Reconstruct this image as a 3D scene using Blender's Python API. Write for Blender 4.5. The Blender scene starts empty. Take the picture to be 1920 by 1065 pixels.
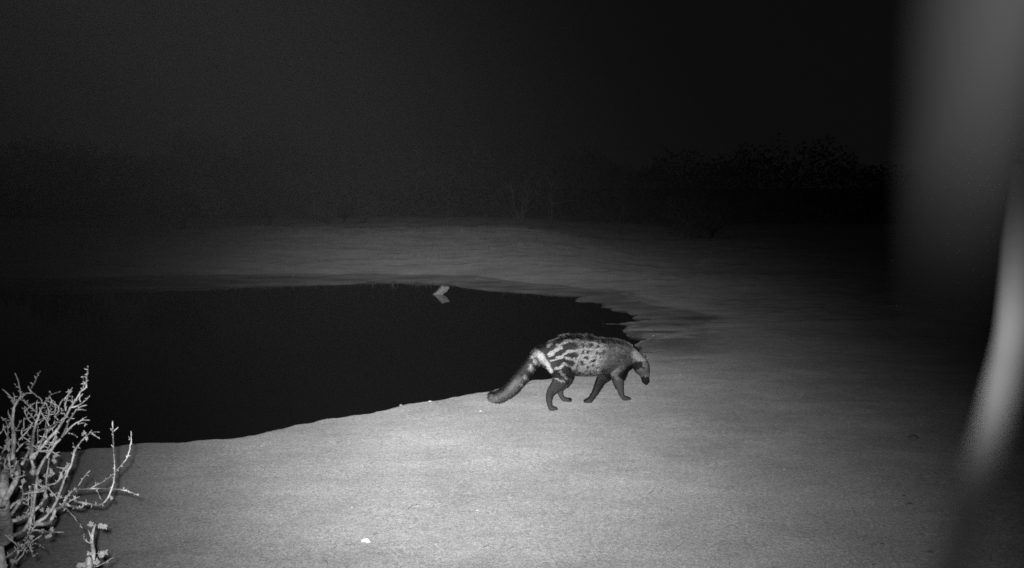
import bpy, math, random
import numpy as np
from mathutils import Vector, Matrix
R = math.radians
rng = np.random.default_rng(7)
random.seed(7)
scene = bpy.context.scene
col = scene.collection

# ------------------------------------------------------------------ camera
H = 1.40
FPX = 1844.0
cam_d = bpy.data.cameras.new('camera')
cam = bpy.data.objects.new('camera', cam_d); col.objects.link(cam)
PITCH = math.atan(182.0/FPX)
cam.location = (0, 0, H)
cam.rotation_euler = (math.pi/2 - PITCH, 0, 0)
cam_d.sensor_width = 36; cam_d.lens = 36*FPX/1920
cam_d.clip_start = 0.005; cam_d.clip_end = 2000
cam_d.dof.use_dof = True
cam_d.dof.focus_distance = 6.3
cam_d.dof.aperture_fstop = cam_d.lens/2.2
scene.camera = cam

# ------------------------------------------------------------------ world: a night sky, nearly black
world = bpy.data.worlds.new('World'); scene.world = world
world.use_nodes = True
wn = world.node_tree.nodes; wl = world.node_tree.links
wn.clear()
sky = wn.new('ShaderNodeTexSky'); sky.sky_type = 'NISHITA'; sky.sun_disc = False
sky.sun_elevation = R(35); sky.sun_rotation = R(180)
bw = wn.new('ShaderNodeRGBToBW'); mx = wn.new('ShaderNodeMath'); mx.operation = 'MINIMUM'; mx.inputs[1].default_value = 1.0
bg = wn.new('ShaderNodeBackground'); wo = wn.new('ShaderNodeOutputWorld')
bg.inputs['Strength'].default_value = 0.0037
wl.new(sky.outputs[0], bw.inputs[0]); wl.new(bw.outputs[0], mx.inputs[0]); wl.new(mx.outputs[0], bg.inputs['Color']); wl.new(bg.outputs[0], wo.inputs['Surface'])

# ------------------------------------------------------------------ the infrared flash beside the lens: the only lamp
LAMP_POWER = 2750.0
HAZE = 4.5e-5
ld = bpy.data.lights.new('infrared_lamp', 'POINT')
ld.shadow_soft_size = 0.005
ld.energy = LAMP_POWER
ld.use_nodes = True
lamp = bpy.data.objects.new('infrared_lamp', ld); col.objects.link(lamp)
lamp.location = (-0.012, 0.0, H + 0.014)
lamp.rotation_euler = (math.pi/2, 0, 0)       # local -Z is the beam's axis
nt = ld.node_tree; nt.nodes.clear()
def nmath(nt, op, a, b=None, c=None, clamp=False):
    n = nt.nodes.new('ShaderNodeMath'); n.operation = op; n.use_clamp = clamp
    for i, v in enumerate((a, b, c)):
        if v is None: continue
        if isinstance(v, (int, float)): n.inputs[i].default_value = v
        else: nt.links.new(v, n.inputs[i])
    return n.outputs[0]
tc = nt.nodes.new('ShaderNodeTexCoord'); sx = nt.nodes.new('ShaderNodeSeparateXYZ')
nt.links.new(tc.outputs['Normal'], sx.inputs[0])
fz = nmath(nt, 'MAXIMUM', nmath(nt, 'MULTIPLY', sx.outputs[2], -1.0), 0.001)
u = nmath(nt, 'DIVIDE', sx.outputs[0], fz)
v = nmath(nt, 'DIVIDE', sx.outputs[1], fz)                  # up is positive
dn = nmath(nt, 'MINIMUM', nmath(nt, 'MAXIMUM', nmath(nt, 'MULTIPLY', v, -1.0), -0.05), 0.45)
du = nmath(nt, 'ADD', u, 0.09)
isr = nmath(nt, 'GREATER_THAN', du, 0.0)
su = nmath(nt, 'ADD', nmath(nt, 'MULTIPLY_ADD', isr, .044, .145), nmath(nt, 'MULTIPLY', dn, nmath(nt, 'MULTIPLY_ADD', isr, .175, .28)))
eu = nmath(nt, 'POWER', nmath(nt, 'ABSOLUTE', nmath(nt, 'DIVIDE', du, su)), 2.0)
ev = nmath(nt, 'POWER', nmath(nt, 'ABSOLUTE', nmath(nt, 'DIVIDE', nmath(nt, 'ADD', v, .10), .266)), 2.0)
pr = nmath(nt, 'EXPONENT', nmath(nt, 'MULTIPLY', nmath(nt, 'ADD', eu, ev), -1.0))
cut = nmath(nt, 'DIVIDE', 1.0, nmath(nt, 'ADD', nmath(nt, 'POWER', nmath(nt, 'MAXIMUM', nmath(nt, 'DIVIDE', u, .575), 0.0), 20.0), 1.0))   # made-up cutoff on the right that dims the grass near the lens
pr = nmath(nt, 'MULTIPLY', pr, cut)
pr = nmath(nt, 'ADD', pr, nmath(nt, 'MULTIPLY', nmath(nt, 'EXPONENT', nmath(nt, 'MULTIPLY', ev, -1.0)), nmath(nt, 'MULTIPLY_ADD', isr, -.012, .012)))
SPILL = 2e-5
pr = nmath(nt, 'ADD', pr, SPILL)
em = nt.nodes.new('ShaderNodeEmission'); lo = nt.nodes.new('ShaderNodeOutputLight')
nt.links.new(pr, em.inputs['Strength']); nt.links.new(em.outputs[0], lo.inputs[0])

scene.view_settings.view_transform = 'Standard'; scene.view_settings.look = 'None'
scene.view_settings.exposure = 0.0; scene.view_settings.gamma = 1.0
scene.view_settings.use_curve_mapping = False
scene.cycles.use_denoising = False
scene.cycles.max_bounces = 4
scene.cycles.sample_clamp_indirect = .5; scene.cycles.sample_clamp_direct = 2.5
scene.cycles.use_adaptive_sampling = False

# ------------------------------------------------------------------ helpers
cp, sp = math.cos(PITCH), math.sin(PITCH)
def ray(px, py):
    a = (px-960)/FPX; b = (py-532.5)/FPX
    d = Vector((a, cp - b*sp, -sp - b*cp))
    return d/d.y
def P(px, py, Y):
    d = ray(px, py); return Vector((d.x*Y, Y, H + d.z*Y))
def G(px, py, z=0.0):
    d = ray(px, py); t = (z-H)/d.z
    return Vector((d.x*t, t, z))
def proj(pts):
    pts = np.asarray(pts, float)
    x, y, z = pts[..., 0], pts[..., 1], pts[..., 2]-H
    dep = y*cp - z*sp; up = y*sp + z*cp
    return np.stack([960 + FPX*x/dep, 532.5 - FPX*up/dep], -1)
def tag(o, label=None, cat=None, group=None, kind=None):
    if label: o['label'] = label
    if cat: o['category'] = cat
    if group: o['group'] = group
    if kind: o['kind'] = kind
    return o
def mesh_obj(name, V, F, mat, parent=None, smooth=True, origin=None):
    m = bpy.data.meshes.new(name)
    V = np.asarray(V, float)
    if origin is not None: V = V - np.asarray(origin)
    if isinstance(F, np.ndarray):
        nf, k = F.shape
        m.vertices.add(len(V)); m.vertices.foreach_set('co', V.ravel())
        m.loops.add(nf*k); m.loops.foreach_set('vertex_index', F.ravel().astype(np.int32))
        m.polygons.add(nf); m.polygons.foreach_set('loop_start', np.arange(0, nf*k, k, dtype=np.int32))
        m.update(calc_edges=True)
    else:
        m.from_pydata([tuple(p) for p in V], [], F); m.update()
    if smooth: m.polygons.foreach_set('use_smooth', np.ones(len(m.polygons), bool))
    m.materials.append(mat)
    o = bpy.data.objects.new(name, m); col.objects.link(o)
    if parent: o.parent = parent
    elif origin is not None: o.location = origin
    return o
def empty(name, loc):
    o = bpy.data.objects.new(name, None); col.objects.link(o); o.location = loc; o.empty_display_size = .1
    return o
def vnoise(x, y, seed=0):
    xi = np.floor(x).astype(np.int64); yi = np.floor(y).astype(np.int64)
    fx = x-xi; fy = y-yi; fx = fx*fx*(3-2*fx); fy = fy*fy*(3-2*fy)
    def h(i, j):
        n = (i*374761393 + j*668265263 + seed*1442695041) & 0xffffffff
        n = ((n ^ (n >> 13))*1274126177) & 0xffffffff
        return ((n ^ (n >> 16)) & 0xffff)/65535.0
    return (h(xi, yi)*(1-fx)+h(xi+1, yi)*fx)*(1-fy) + (h(xi, yi+1)*(1-fx)+h(xi+1, yi+1)*fx)*fy - .5
def sstep(a, b, x):
    t = np.clip((x-a)/(b-a), 0, 1); return t*t*(3-2*t)
class MB:
    def __init__(s): s.v = []; s.f = []
    def tube(s, pts, rad, n=6, cap=True):
        pts = [Vector(p) for p in pts]; base = len(s.v); up = Vector((.31, .87, .37)).normalized()
        for i, p in enumerate(pts):
            d = (pts[min(i+1, len(pts)-1)] - pts[max(i-1, 0)]).normalized()
            a = d.cross(up)
            if a.length < .05: a = d.cross(Vector((1, 0, 0)))
            a.normalize(); b = d.cross(a)
            for k in range(n):
                t = 2*math.pi*k/n
                s.v.append(p + (a*math.cos(t)+b*math.sin(t))*rad[i])
        for i in range(len(pts)-1):
            for k in range(n):
                q = base+i*n
                s.f.append((q+k, q+(k+1) % n, q+n+(k+1) % n, q+n+k))
        if cap:
            s.f.append(tuple(base+k for k in range(n))[::-1]); q = base+(len(pts)-1)*n
            s.f.append(tuple(q+k for k in range(n)))
    def leaf(s, c, d, w, L, nrm):
        side = d.cross(nrm).normalized(); b = len(s.v)
        n2 = side.cross(d).normalized()
        s.v += [c, c+d*L*.35+side*w+n2*w*.4, c+d*L*.75+side*w*.75+n2*w*.3, c+d*L, c+d*L*.75-side*w*.75+n2*w*.3, c+d*L*.35-side*w+n2*w*.4, c+d*L*.5]
        s.f += [(b, b+1, b+6), (b+1, b+2, b+6), (b+2, b+3, b+6), (b+3, b+4, b+6), (b+4, b+5, b+6), (b+5, b, b+6)]
    def build(s, name, mat, parent=None, origin=None, smooth=True):
        return mesh_obj(name, [tuple(p) for p in s.v], s.f, mat, parent, smooth, origin)
def catmull(pts, per=4):
    pts = [Vector(p) for p in pts]; out = []
    q = [pts[0]*2-pts[1]] + pts + [pts[-1]*2-pts[-2]]
    for i in range(1, len(q)-2):
        for k in range(per):
            t = k/per
            out.append(.5*((2*q[i])+(q[i+1]-q[i-1])*t+(2*q[i-1]-5*q[i]+4*q[i+1]-q[i+2])*t*t+(3*q[i]-q[i-1]-3*q[i+1]+q[i+2])*t**3))
    out.append(pts[-1]); return out

def new_mat(name):
    m = bpy.data.materials.new(name); m.use_nodes = True
    m.node_tree.nodes.clear()
    return m, m.node_tree
def simple_mat(name, a, b, scale=30, rough=.9, bump=0.0, detail=4, sheen=0, dist=.01):
    m, t = new_mat(name)
    o = t.nodes.new('ShaderNodeOutputMaterial'); p = t.nodes.new('ShaderNodeBsdfPrincipled')
    tcn = t.nodes.new('ShaderNodeTexCoord'); n = t.nodes.new('ShaderNodeTexNoise'); r = t.nodes.new('ShaderNodeMapRange')
    n.inputs['Scale'].default_value = scale; n.inputs['Detail'].default_value = detail
    r.inputs[1].default_value = .3; r.inputs[2].default_value = .7; r.inputs[3].default_value = a; r.inputs[4].default_value = b
    t.links.new(tcn.outputs['Object'], n.inputs['Vector']); t.links.new(n.outputs['Fac'], r.inputs[0]); t.links.new(r.outputs[0], p.inputs['Base Color'])
    p.inputs['Roughness'].default_value = rough; p.inputs['Specular IOR Level'].default_value = .2
    if bump:
        bn = t.nodes.new('ShaderNodeBump'); bn.inputs['Strength'].default_value = bump; bn.inputs['Distance'].default_value = dist
        t.links.new(n.outputs['Fac'], bn.inputs['Height']); t.links.new(bn.outputs[0], p.inputs['Normal'])
    t.links.new(p.outputs[0], o.inputs[0])
    return m
M_stone = simple_mat('pale_stone', .45, .75, 60, bump=.4)
M_bone = simple_mat('white_chip', .75, .9, 40, bump=.2)
M_darkstone = simple_mat('grey_stone', .2, .4, 60, bump=.4)
M_wood = simple_mat('weathered_wood', .3, .55, 40, bump=.5)
M_bark = simple_mat('shrub_bark', .30, .75, 130, bump=.9, dist=.003)
M_leaf = simple_mat('pale_leaf', .3, .48, 80)
M_blade = simple_mat('painted_grass_blade', .17, .22, 60)
M_broad = simple_mat('glow_leaf', .064, .07, 60)
M_farbark = simple_mat('far_bark', .17, .28, 8)
M_treebark = simple_mat('tree_bark', .03, .06, 8)
M_farleaf = simple_mat('far_foliage', .10, .22, 2)
M_drygrass = simple_mat('dry_bank_grass', .22, .4, 5)

# ------------------------------------------------------------------ pond outline and terrain
far = [(-700, 556), (-300, 554), (0, 548), (200, 544), (400, 540), (480, 536), (560, 534), (640, 532), (700, 530), (770, 531), (830, 534), (900, 542), (960, 547), (1020, 552), (1088, 556),
       (1086, 560), (1068, 566), (1100, 567), (1128, 571), (1140, 579), (1168, 584), (1185, 592), (1212, 600)]
tip = [(1216, 603), (1206, 608), (1188, 607), (1184, 611), (1200, 615), (1214, 612), (1196, 622), (1184, 630), (1192, 640), (1205, 646), (1222, 652), (1206, 660), (1196, 668), (1160, 690), (1100, 702)]
near = [(1060, 709), (1030, 713), (995, 717), (960, 729), (930, 737), (895, 742), (850, 750), (800, 757), (760, 762), (700, 773), (640, 785), (580, 797), (520, 807), (470, 816), (430, 822), (380, 829), (320, 833), (240, 838), (120, 846), (0, 851), (-300, 862), (-800, 880)]
outline = far + tip + near
poly = np.array([G(a, b, 0.0)[:2] for a, b in outline])
NF = len(far)
def resample(p, step=.25):
    out = []
    for a, b in zip(p, np.roll(p, -1, 0)):
        k = max(1, int(np.linalg.norm(b-a)/step))
        for j in range(k): out.append(a+(b-a)*j/k)
    return np.array(out)
pr_ = resample(poly, .5)
def sdist(x, y):
    d = np.full(x.shape, 1e9); inside = np.zeros(x.shape, bool)
    for (ax, ay), (bx, by) in zip(pr_, np.roll(pr_, -1, 0)):
        ex, ey = bx-ax, by-ay; L = ex*ex+ey*ey+1e-12
        t = np.clip(((x-ax)*ex+(y-ay)*ey)/L, 0, 1)
        np.minimum(d, (x-ax-t*ex)**2+(y-ay-t*ey)**2, out=d)
        c = ((ay > y) != (by > y)); 
        if c.any(): inside ^= c & (x < ex*(y-ay)/(ey if abs(ey) > 1e-12 else 1e-12)+ax)
    d = np.sqrt(d); return np.where(inside, -d, d)
def tipz(x, y): return np.exp(-(((x-1.1)/.75)**2+((y-9.6)/1.9)**2)**2)*sstep(6.9, 7.6, y)
def terrain(x, y):
    x = np.asarray(x, float); y = np.asarray(y, float)
    s = sdist(x, y)
    s = s + .05*vnoise(x*3, y*3, 1) + .06*vnoise(x*9, y*9, 2) + .035*vnoise(x*26, y*26, 3) + tipz(x, y)*(.26*vnoise(x*1.3, y*4.5, 14)+.3*vnoise(x*3.5, y*9, 15)+.12*vnoise(x*9, y*20, 16)) + .2*sstep(7, 10, y)*vnoise(x*.9, y*2.2, 13)
    fm = sstep(8.0, 11.5, y)                      # 0 on the near side, 1 on the far bank
    so = np.maximum(s, 0)
    zn = .035*sstep(0, .10, s) + .004*np.minimum(so, 6)
    crest = 6.2*np.tanh(so/6.2)
    zf = .03*sstep(0, .12, s) + .012*sstep(.35, .5, s) + .078*crest*sstep(0, 1.6, so) - .03*np.clip(so-6.5, 0, 8)
    zf = np.where(y > 60, np.maximum(zf, .15), zf)
    right = sstep(-.2, 3.2, x)
    zf = zf*(1-.85*right)
    z = np.where(s > 0, zn*(1-fm)+zf*fm, np.maximum(-.35, s*.6))
    rough = np.where(s > .05, 1, 0)
    z = z + rough*(.020*vnoise(x*1.1, y*1.1, 4) + .010*vnoise(x*4, y*4, 5) + .007*vnoise(x*13, y*13, 6)+.0035*vnoise(x*31, y*31, 7))
    z = z + rough*fm*(.10*vnoise(x*.35, y*.5, 8) + .055*vnoise(x*.8, y*3.0, 9)+.04*vnoise(x*3, y*5, 10)+.02*vnoise(x*9, y*11, 12))*sstep(.2, 2.0, so)
    z = np.where(s > .02, np.maximum(z, .012), z)
    return z, s, fm
def gz(x, y): return float(terrain(np.array([x]), np.array([y]))[0][0])
def GT(px, py):
    z = .03
    for _ in range(6):
        p = G(px, py, z); z = gz(p.x, p.y)
    return G(px, py, z)
def axis(segs):
    out = [segs[0][0]]
    for a, b, st0, st1 in segs:
        x = a
        while x < b-1e-6:
            t = (x-a)/(b-a); x = min(b, x+st0+(st1-st0)*t); out.append(x)
    return np.array(out)
ax = axis([(-600, -60, 100, 15), (-60, -9, 8, .3), (-9, -5, .2, .05), (-5, 5, .03, .03), (5, 9, .05, .3), (9, 60, .4, 8), (60, 600, 15, 100)])
ay = axis([(-40, 0, 6, .5), (0, 2.5, .3, .05), (2.5, 8, .022, .03), (8, 14, .03, .05), (14, 24, .05, .1), (24, 60, .3, 6), (60, 900, 12, 150)])
X, Y = np.meshgrid(ax, ay)
Z, S, FM = terrain(X, Y)
Vg = np.stack([X, Y, Z], -1).reshape(-1, 3)
ny, nx = X.shape
ii = (np.arange(ny-1)[:, None]*nx + np.arange(nx-1)[None]).ravel()
Fg = np.stack([ii, ii+1, ii+nx+1, ii+nx], -1)
# ground material: pale trampled sand; 'wet' is the strip of damp mud by the waterline
def ground_mat():
    m, t = new_mat('trampled_sand'); L = t.links.new
    o = t.nodes.new('ShaderNodeOutputMaterial'); d = t.nodes.new('ShaderNodeBsdfDiffuse'); d.inputs['Roughness'].default_value = 1.0
    g = t.nodes.new('ShaderNodeTexCoord')
    def noise(sc, det=5, rough=.6, vec=None, dis=0):
        n = t.nodes.new('ShaderNodeTexNoise'); n.inputs['Scale'].default_value = sc; n.inputs['Detail'].default_value = det; n.inputs['Roughness'].default_value = rough
        n.inputs['Distortion'].default_value = dis
        L(vec if vec is not None else g.outputs['Object'], n.inputs['Vector']); return n.outputs['Fac']
    def mr(f, a, b, c, e):
        r = t.nodes.new('ShaderNodeMapRange'); r.inputs[1].default_value = a; r.inputs[2].default_value = b; r.inputs[3].default_value = c; r.inputs[4].default_value = e
        L(f, r.inputs[0]); return r.outputs[0]
    mp = t.nodes.new('ShaderNodeMapping'); mp.inputs['Scale'].default_value = (1, 3.2, 1); mp.inputs['Rotation'].default_value = (0, 0, R(12)); L(g.outputs['Object'], mp.inputs[0])
    big = mr(noise(1.3, 8, .68), .3, .7, .78, 1.18)
    streak = mr(noise(2.4, 6, .7, mp.outputs[0], .4), .3, .7, .9, 1.08)
    fine = mr(noise(42, 4, .8), .25, .75, .80, 1.2)
    grain = mr(noise(150, 2, .8), .25, .75, .42, 1.6)
    grain2 = mr(noise(60, 2, .9), .25, .75, .72, 1.28)
    wn_ = t.nodes.new('ShaderNodeTexVoronoi'); wn_.inputs['Scale'].default_value = 17; L(g.outputs['Object'], wn_.inputs[0])
    chips = mr(wn_.outputs['Distance'], .05, .09, 1.3, 1.0)
    wa = t.nodes.new('ShaderNodeAttribute'); wa.attribute_name = 'wet'
    wet = mr(wa.outputs['Fac'], 0, 1, 1, .3)
    f = .34
    val = nmath(t, 'MULTIPLY', big, f)
    for q in (streak, fine, grain, grain2, chips, wet): val = nmath(t, 'MULTIPLY', val, q)
    L(val, d.inputs['Color'])
    vp = t.nodes.new('ShaderNodeTexVoronoi'); vp.inputs['Scale'].default_value = 7; vp.inputs['Randomness'].default_value = 1; L(g.outputs['Object'], vp.inputs[0])
    pits = mr(vp.outputs['Distance'], .08, .22, 0, 1)
    keep_ = mr(noise(1.1, 2), .5, .6, 0, 1)
    h = nmath(t, 'ADD', nmath(t, 'MULTIPLY', noise(24, 6, .7), 1.0), nmath(t, 'MULTIPLY', noise(110, 3, .7), .35))
    h = nmath(t, 'ADD', h, nmath(t, 'MULTIPLY', noise(6, 5, .6), 2.0))
    h = nmath(t, 'ADD', h, nmath(t, 'MULTIPLY', nmath(t, 'MULTIPLY', pits, keep_), .55))
    b = t.nodes.new('ShaderNodeBump'); b.inputs['Strength'].default_value = .55; b.inputs['Distance'].default_value = .006
    L(h, b.inputs['Height']); L(b.outputs[0], d.inputs['Normal']); L(d.outputs[0], o.inputs[0])
    return m
ground = mesh_obj('ground', Vg, Fg, ground_mat())
tag(ground, kind='structure')
wj = .16*vnoise(X*1.3, Y*1.3, 20) + .12*vnoise(X*5, Y*5, 21)
farw = sstep(8.3, 10.5, Y)
width = .62 + .25*sstep(-1, -4, X) + .0*X
wet = farw*(1-sstep(width-.12, width+.10, S+wj*1.2)) * (.75+.5*vnoise(X*2, Y*6, 22))
line = farw*np.exp(-((S+wj*.5-width-.05)/.07)**2)*.75*(1-sstep(1.0, 2.5, X))     # dark tide line where the damp strip ends
tipm = np.exp(-(((X-1.35)/.62)**2+((Y-9.3)/1.5)**2)**1.5)*sstep(-.55, .2, vnoise(X*2.0, Y*5, 23)+.6*vnoise(X*6, Y*12, 24)+.3*vnoise(X*17, Y*26, 25))*1.0
wet = np.clip(np.maximum(np.maximum(wet, line), tipm), 0, 1)
wet = np.where(S < 0, 1, wet)
at = ground.data.attributes.new('wet', 'FLOAT', 'POINT'); at.data.foreach_set('value', wet.ravel().astype(np.float32))

# water
m, t = new_mat('still_dark_water')
o = t.nodes.new('ShaderNodeOutputMaterial'); p = t.nodes.new('ShaderNodeBsdfPrincipled')
p.inputs['Base Color'].default_value = (.018, .018, .018, 1); p.inputs['Roughness'].default_value = .03; p.inputs['IOR'].default_value = 1.33
tcn = t.nodes.new('ShaderNodeTexCoord'); n = t.nodes.new('ShaderNodeTexNoise'); n.inputs['Scale'].default_value = 5; b = t.nodes.new('ShaderNodeBump')
b.inputs['Strength'].default_value = .03; b.inputs['Distance'].default_value = .01
t.links.new(tcn.outputs['Object'], n.inputs[0]); t.links.new(n.outputs[0], b.inputs['Height']); t.links.new(b.outputs[0], p.inputs['Normal'])
t.links.new(p.outputs[0], o.inputs[0]); M_water = m
water = mesh_obj('water', [(-34, 3, 0), (5, 3, 0), (5, 17, 0), (-34, 17, 0)], [(0, 1, 2, 3)], M_water, smooth=False)
tag(water, kind='structure')

# ------------------------------------------------------------------ the civet
ZS = 1920/380.0
def zp(zx, zy): return 890+zx/ZS, 590+zy/ZS
def cdepth(px): return 6.16 + (px-1053)*.00105
def C(zx, zy, lat=0.0):
    px, py = zp(zx, zy); p = P(px, py, cdepth(px)); return p + Vector((-.3*lat, .95*lat, 0))
MPX = 6.2/FPX/ZS            # metres for one zoomed pixel
def loft(mb, secs, sub=5, n=20):
    """secs: (point, r_vertical, r_side); an elliptical tube with rounded ends"""
    pts = [Vector(s[0]) for s in secs]; P3 = catmull(pts, sub)
    rv = catmull([Vector((s[1], s[2], 0)) for s in secs], sub)
    lat = Vector((-.3, .95, 0)).normalized(); base = len(mb.v); N = len(P3)
    for i, p in enumerate(P3):
        d = (P3[min(i+1, N-1)]-P3[max(i-1, 0)]).normalized()
        a = d.cross(lat).normalized(); b = a.cross(d).normalized()
        for k in range(n):
            t = 2*math.pi*k/n
            mb.v.append(p + a*math.cos(t)*rv[i].x + b*math.sin(t)*rv[i].y)
    for i in range(N-1):
        for k in range(n):
            q = base+i*n; mb.f.append((q+k, q+(k+1) % n, q+n+(k+1) % n, q+n+k))
    for e, i in ((0, 0), (1, N-1)):
        d = (P3[1]-P3[0] if e == 0 else P3[-1]-P3[-2]).normalized()*(-1 if e == 0 else 1)
        r = min(rv[i].x, rv[i].y)*.6; c = len(mb.v); mb.v.append(P3[i]+d*r); q = base+i*n
        for k in range(n):
            f = (q+k, q+(k+1) % n, c); mb.f.append(f if e else f[::-1])
cm = MB(); k = MPX
def Ls(lst, lat=0): return [(C(a[0], a[1], a[4] if len(a) > 4 else lat), a[2]*k, a[3]*k) for a in lst]
# trunk, neck
loft(cm, Ls([(600, 350, 48, 48), (660, 375, 92, 80), (740, 385, 135, 112), (850, 388, 172, 128), (980, 392, 180, 132), (1100, 395, 180, 135), (1220, 400, 172, 132), (1330, 402, 166, 122), (1420, 405, 142, 105), (1490, 415, 100, 84), (1545, 445, 76, 68), (1570, 490, 62, 62)]))
# head and muzzle, hanging down
loft(cm, Ls([(1530, 410, 60, 58), (1562, 460, 76, 72), (1588, 512, 72, 70), (1606, 556, 52, 50), (1615, 598, 41, 40), (1618, 632, 36, 35)]))
# snout tip bulb
loft(cm, Ls([(1612, 600, 36, 34), (1622, 632, 38, 34), (1624, 648, 28, 26)]))
# tail
loft(cm, Ls([(680, 340, 52, 52), (610, 372, 46, 46), (555, 440, 46, 44), (500, 515, 47, 45), (430, 610, 48, 45), (365, 690, 46, 43), (290, 750, 40, 38), (215, 775, 30, 28), (160, 762, 15, 14)]))
def foot(zx, zy):
    px, py = zp(zx, zy); g = GT(px, py); return g
def leg(joints, hip_lat, toe, toe_r, plant):
    """joints in zoomed pixels from hip to ankle; depth runs from the hip's to the paw's on the ground"""
    g = foot(*plant); hipd = C(joints[0][0], joints[0][1], hip_lat).y; n = len(joints)
    y0 = C(joints[0][0], joints[0][1]).y
    secs = []; zs = [j[1] for j in joints]
    for i, j in enumerate(joints):
        t = (j[1]-zs[0])/(plant[1]-zs[0]); t = min(1, max(0, t)); t = t*t*(3-2*t)
        px, py = zp(j[0], j[1]); Yd = hipd+(g.y-hipd)*t
        secs.append((P(px, py, Yd), j[2]*k, j[3]*k))
    loft(cm, secs, n=14)
    a = secs[-1][0]; tp = P(*zp(*toe), g.y + .01)
    d = (tp-a); d.z = 0
    # paw: a pad with four toes, on the ground
    base = Vector((a.x, a.y, g.z+.014)); tipv = Vector((tp.x, tp.y, g.z+.011))
    mid = base.lerp(tipv, .5)
    loft(cm, [(a, secs[-1][1], secs[-1][2]), (base.lerp(a, .35), toe_r*k*1.15, toe_r*k*1.15), (mid + Vector((0, 0, .003)), toe_r*k, toe_r*k*1.25), (tipv, toe_r*k*.62, toe_r*k*.95)], n=12)
    dd = (tipv-base).normalized(); sd = dd.cross(Vector((0, 0, 1)))
    for q in (-1.5, -.5, .5, 1.5):
        s0 = mid+sd*q*.0068; s1 = tipv+sd*q*.0080+dd*(.011-abs(q)*.003)
        loft(cm, [(s0, .007, .0065), (s0.lerp(s1, .6)+Vector((0, 0, .003)), .0075, .0062), (s1-Vector((0, 0, .002)), .0055, .0052)], n=8, sub=3)
leg([(800, 450, 120, 70), (825, 560, 88, 52), (808, 630, 74, 48), (765, 685, 58, 40), (722, 735, 42, 30), (706, 795, 31, 25), (712, 850, 23, 20), (722, 884, 23, 20)], -.045, (768, 903), 20, (745, 912))
leg([(860, 480, 100, 60), (872, 590, 66, 45), (845, 655, 46, 34), (812, 710, 31, 25), (820, 765, 23, 20), (845, 800, 21, 18)], .045, (893, 818), 18, (872, 826))
leg([(1385, 430, 100, 50), (1372, 530, 76, 50), (1362, 600, 58, 42), (1374, 670, 42, 32), (1386, 730, 29, 25), (1400, 772, 22, 20), (1415, 792, 21, 19)], -.045, (1462, 806), 19, (1440, 815))
leg([(1300, 440, 90, 50), (1262, 540, 70, 46), (1205, 610, 44, 34), (1168, 680, 31, 26), (1142, 735, 23, 20), (1108, 785, 20, 18), (1090, 805, 19, 17)], .045, (1062, 828), 17, (1078, 835))
tmp = cm.build('civet_tmp', M_stone)
rm = tmp.modifiers.new('r', 'REMESH'); rm.mode = 'VOXEL'; rm.voxel_size = .0048; rm.adaptivity = 0
sm = tmp.modifiers.new('s', 'SMOOTH'); sm.iterations = 7; sm.factor = .5
dg = bpy.context.evaluated_depsgraph_get()
me = bpy.data.meshes.new_from_object(tmp.evaluated_get(dg))
bpy.data.objects.remove(tmp)
# trunk mesh to numpy
nv = len(me.vertices); co = np.empty(nv*3); me.vertices.foreach_get('co', co); co = co.reshape(-1, 3)
def seg_d(q, pts):
    best = np.full(len(q), 1e9)
    pts = np.array(pts, float)
    for a, b in zip(pts[:-1], pts[1:]):
        e = b-a; tt = np.clip(((q-a)@e)/(e@e), 0, 1); best = np.minimum(best, np.linalg.norm(q-a-tt[:, None]*e, axis=1))
    return best
LIGHT = [([(990, 192), (1100, 200), (1230, 225)], 8), ([(1000, 247), (1100, 262), (1220, 300)], 8), ([(1000, 332), (1110, 322), (1260, 330)], 8), ([(950, 440), (1060, 378), (1200, 390), (1310, 400)], 9), ([(1000, 520), (1080, 450), (1200, 440), (1290, 460)], 9), ([(1060, 280), (1060, 340), (1030, 420)], 7), ([(1150, 260), (1160, 330), (1110, 420)], 7), ([(600, 350), (650, 400), (695, 470), (722, 535)], 27), ([(705, 295), (775, 238), (870, 204), (990, 190)], 15), ([(800, 285), (870, 258), (1000, 245)], 12), ([(715, 372), (765, 345), (822, 312)], 17),
         ([(745, 432), (820, 400), (880, 352), (1000, 330)], 12), ([(795, 512), (850, 466), (910, 480), (945, 500)], 14), ([(810, 540), (850, 580), (885, 605)], 11), ([(720, 600), (790, 605), (845, 640)], 11),
         ([(870, 405), (960, 420)], 8), ([(960, 505), (975, 440), (1020, 330)], 11), ([(1060, 560), (1110, 500), (1180, 470)], 16), ([(1180, 540), (1220, 490)], 16)]
TAILL = [((583, 432), 27), ((605, 450), 18), ((540, 490), 28), ((565, 512), 20), ((485, 577), 22), ((508, 592), 18), ((560, 395), 14), ((440, 640), 18), ((460, 655), 15)]
SPOTS = [(950, 290, 28, 16), (1050, 300, 22, 14), (960, 385, 26, 15), (1080, 350, 20, 16), (1150, 362, 18, 15), (1060, 402, 20, 16), (1020, 450, 15, 18), (1132, 432, 22, 13), (1200, 440, 16, 14), (1080, 492, 17, 18), (1160, 486, 20, 12),
         (1230, 350, 20, 24), (1110, 290, 20, 13), (1180, 290, 17, 20), (1230, 262, 25, 18), (925, 470, 30, 18), (1010, 225, 30, 12), (1110, 235, 30, 18), (1190, 215, 30, 14), (1030, 350, 12, 14), (1130, 325, 14, 10), (1010, 540, 24, 9), (1225, 520, 20, 16), (1215, 395, 15, 12), (985, 480, 12, 14), (1115, 545, 14, 9)]
DARK, PALE, MID = .06, .74, .24
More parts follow.
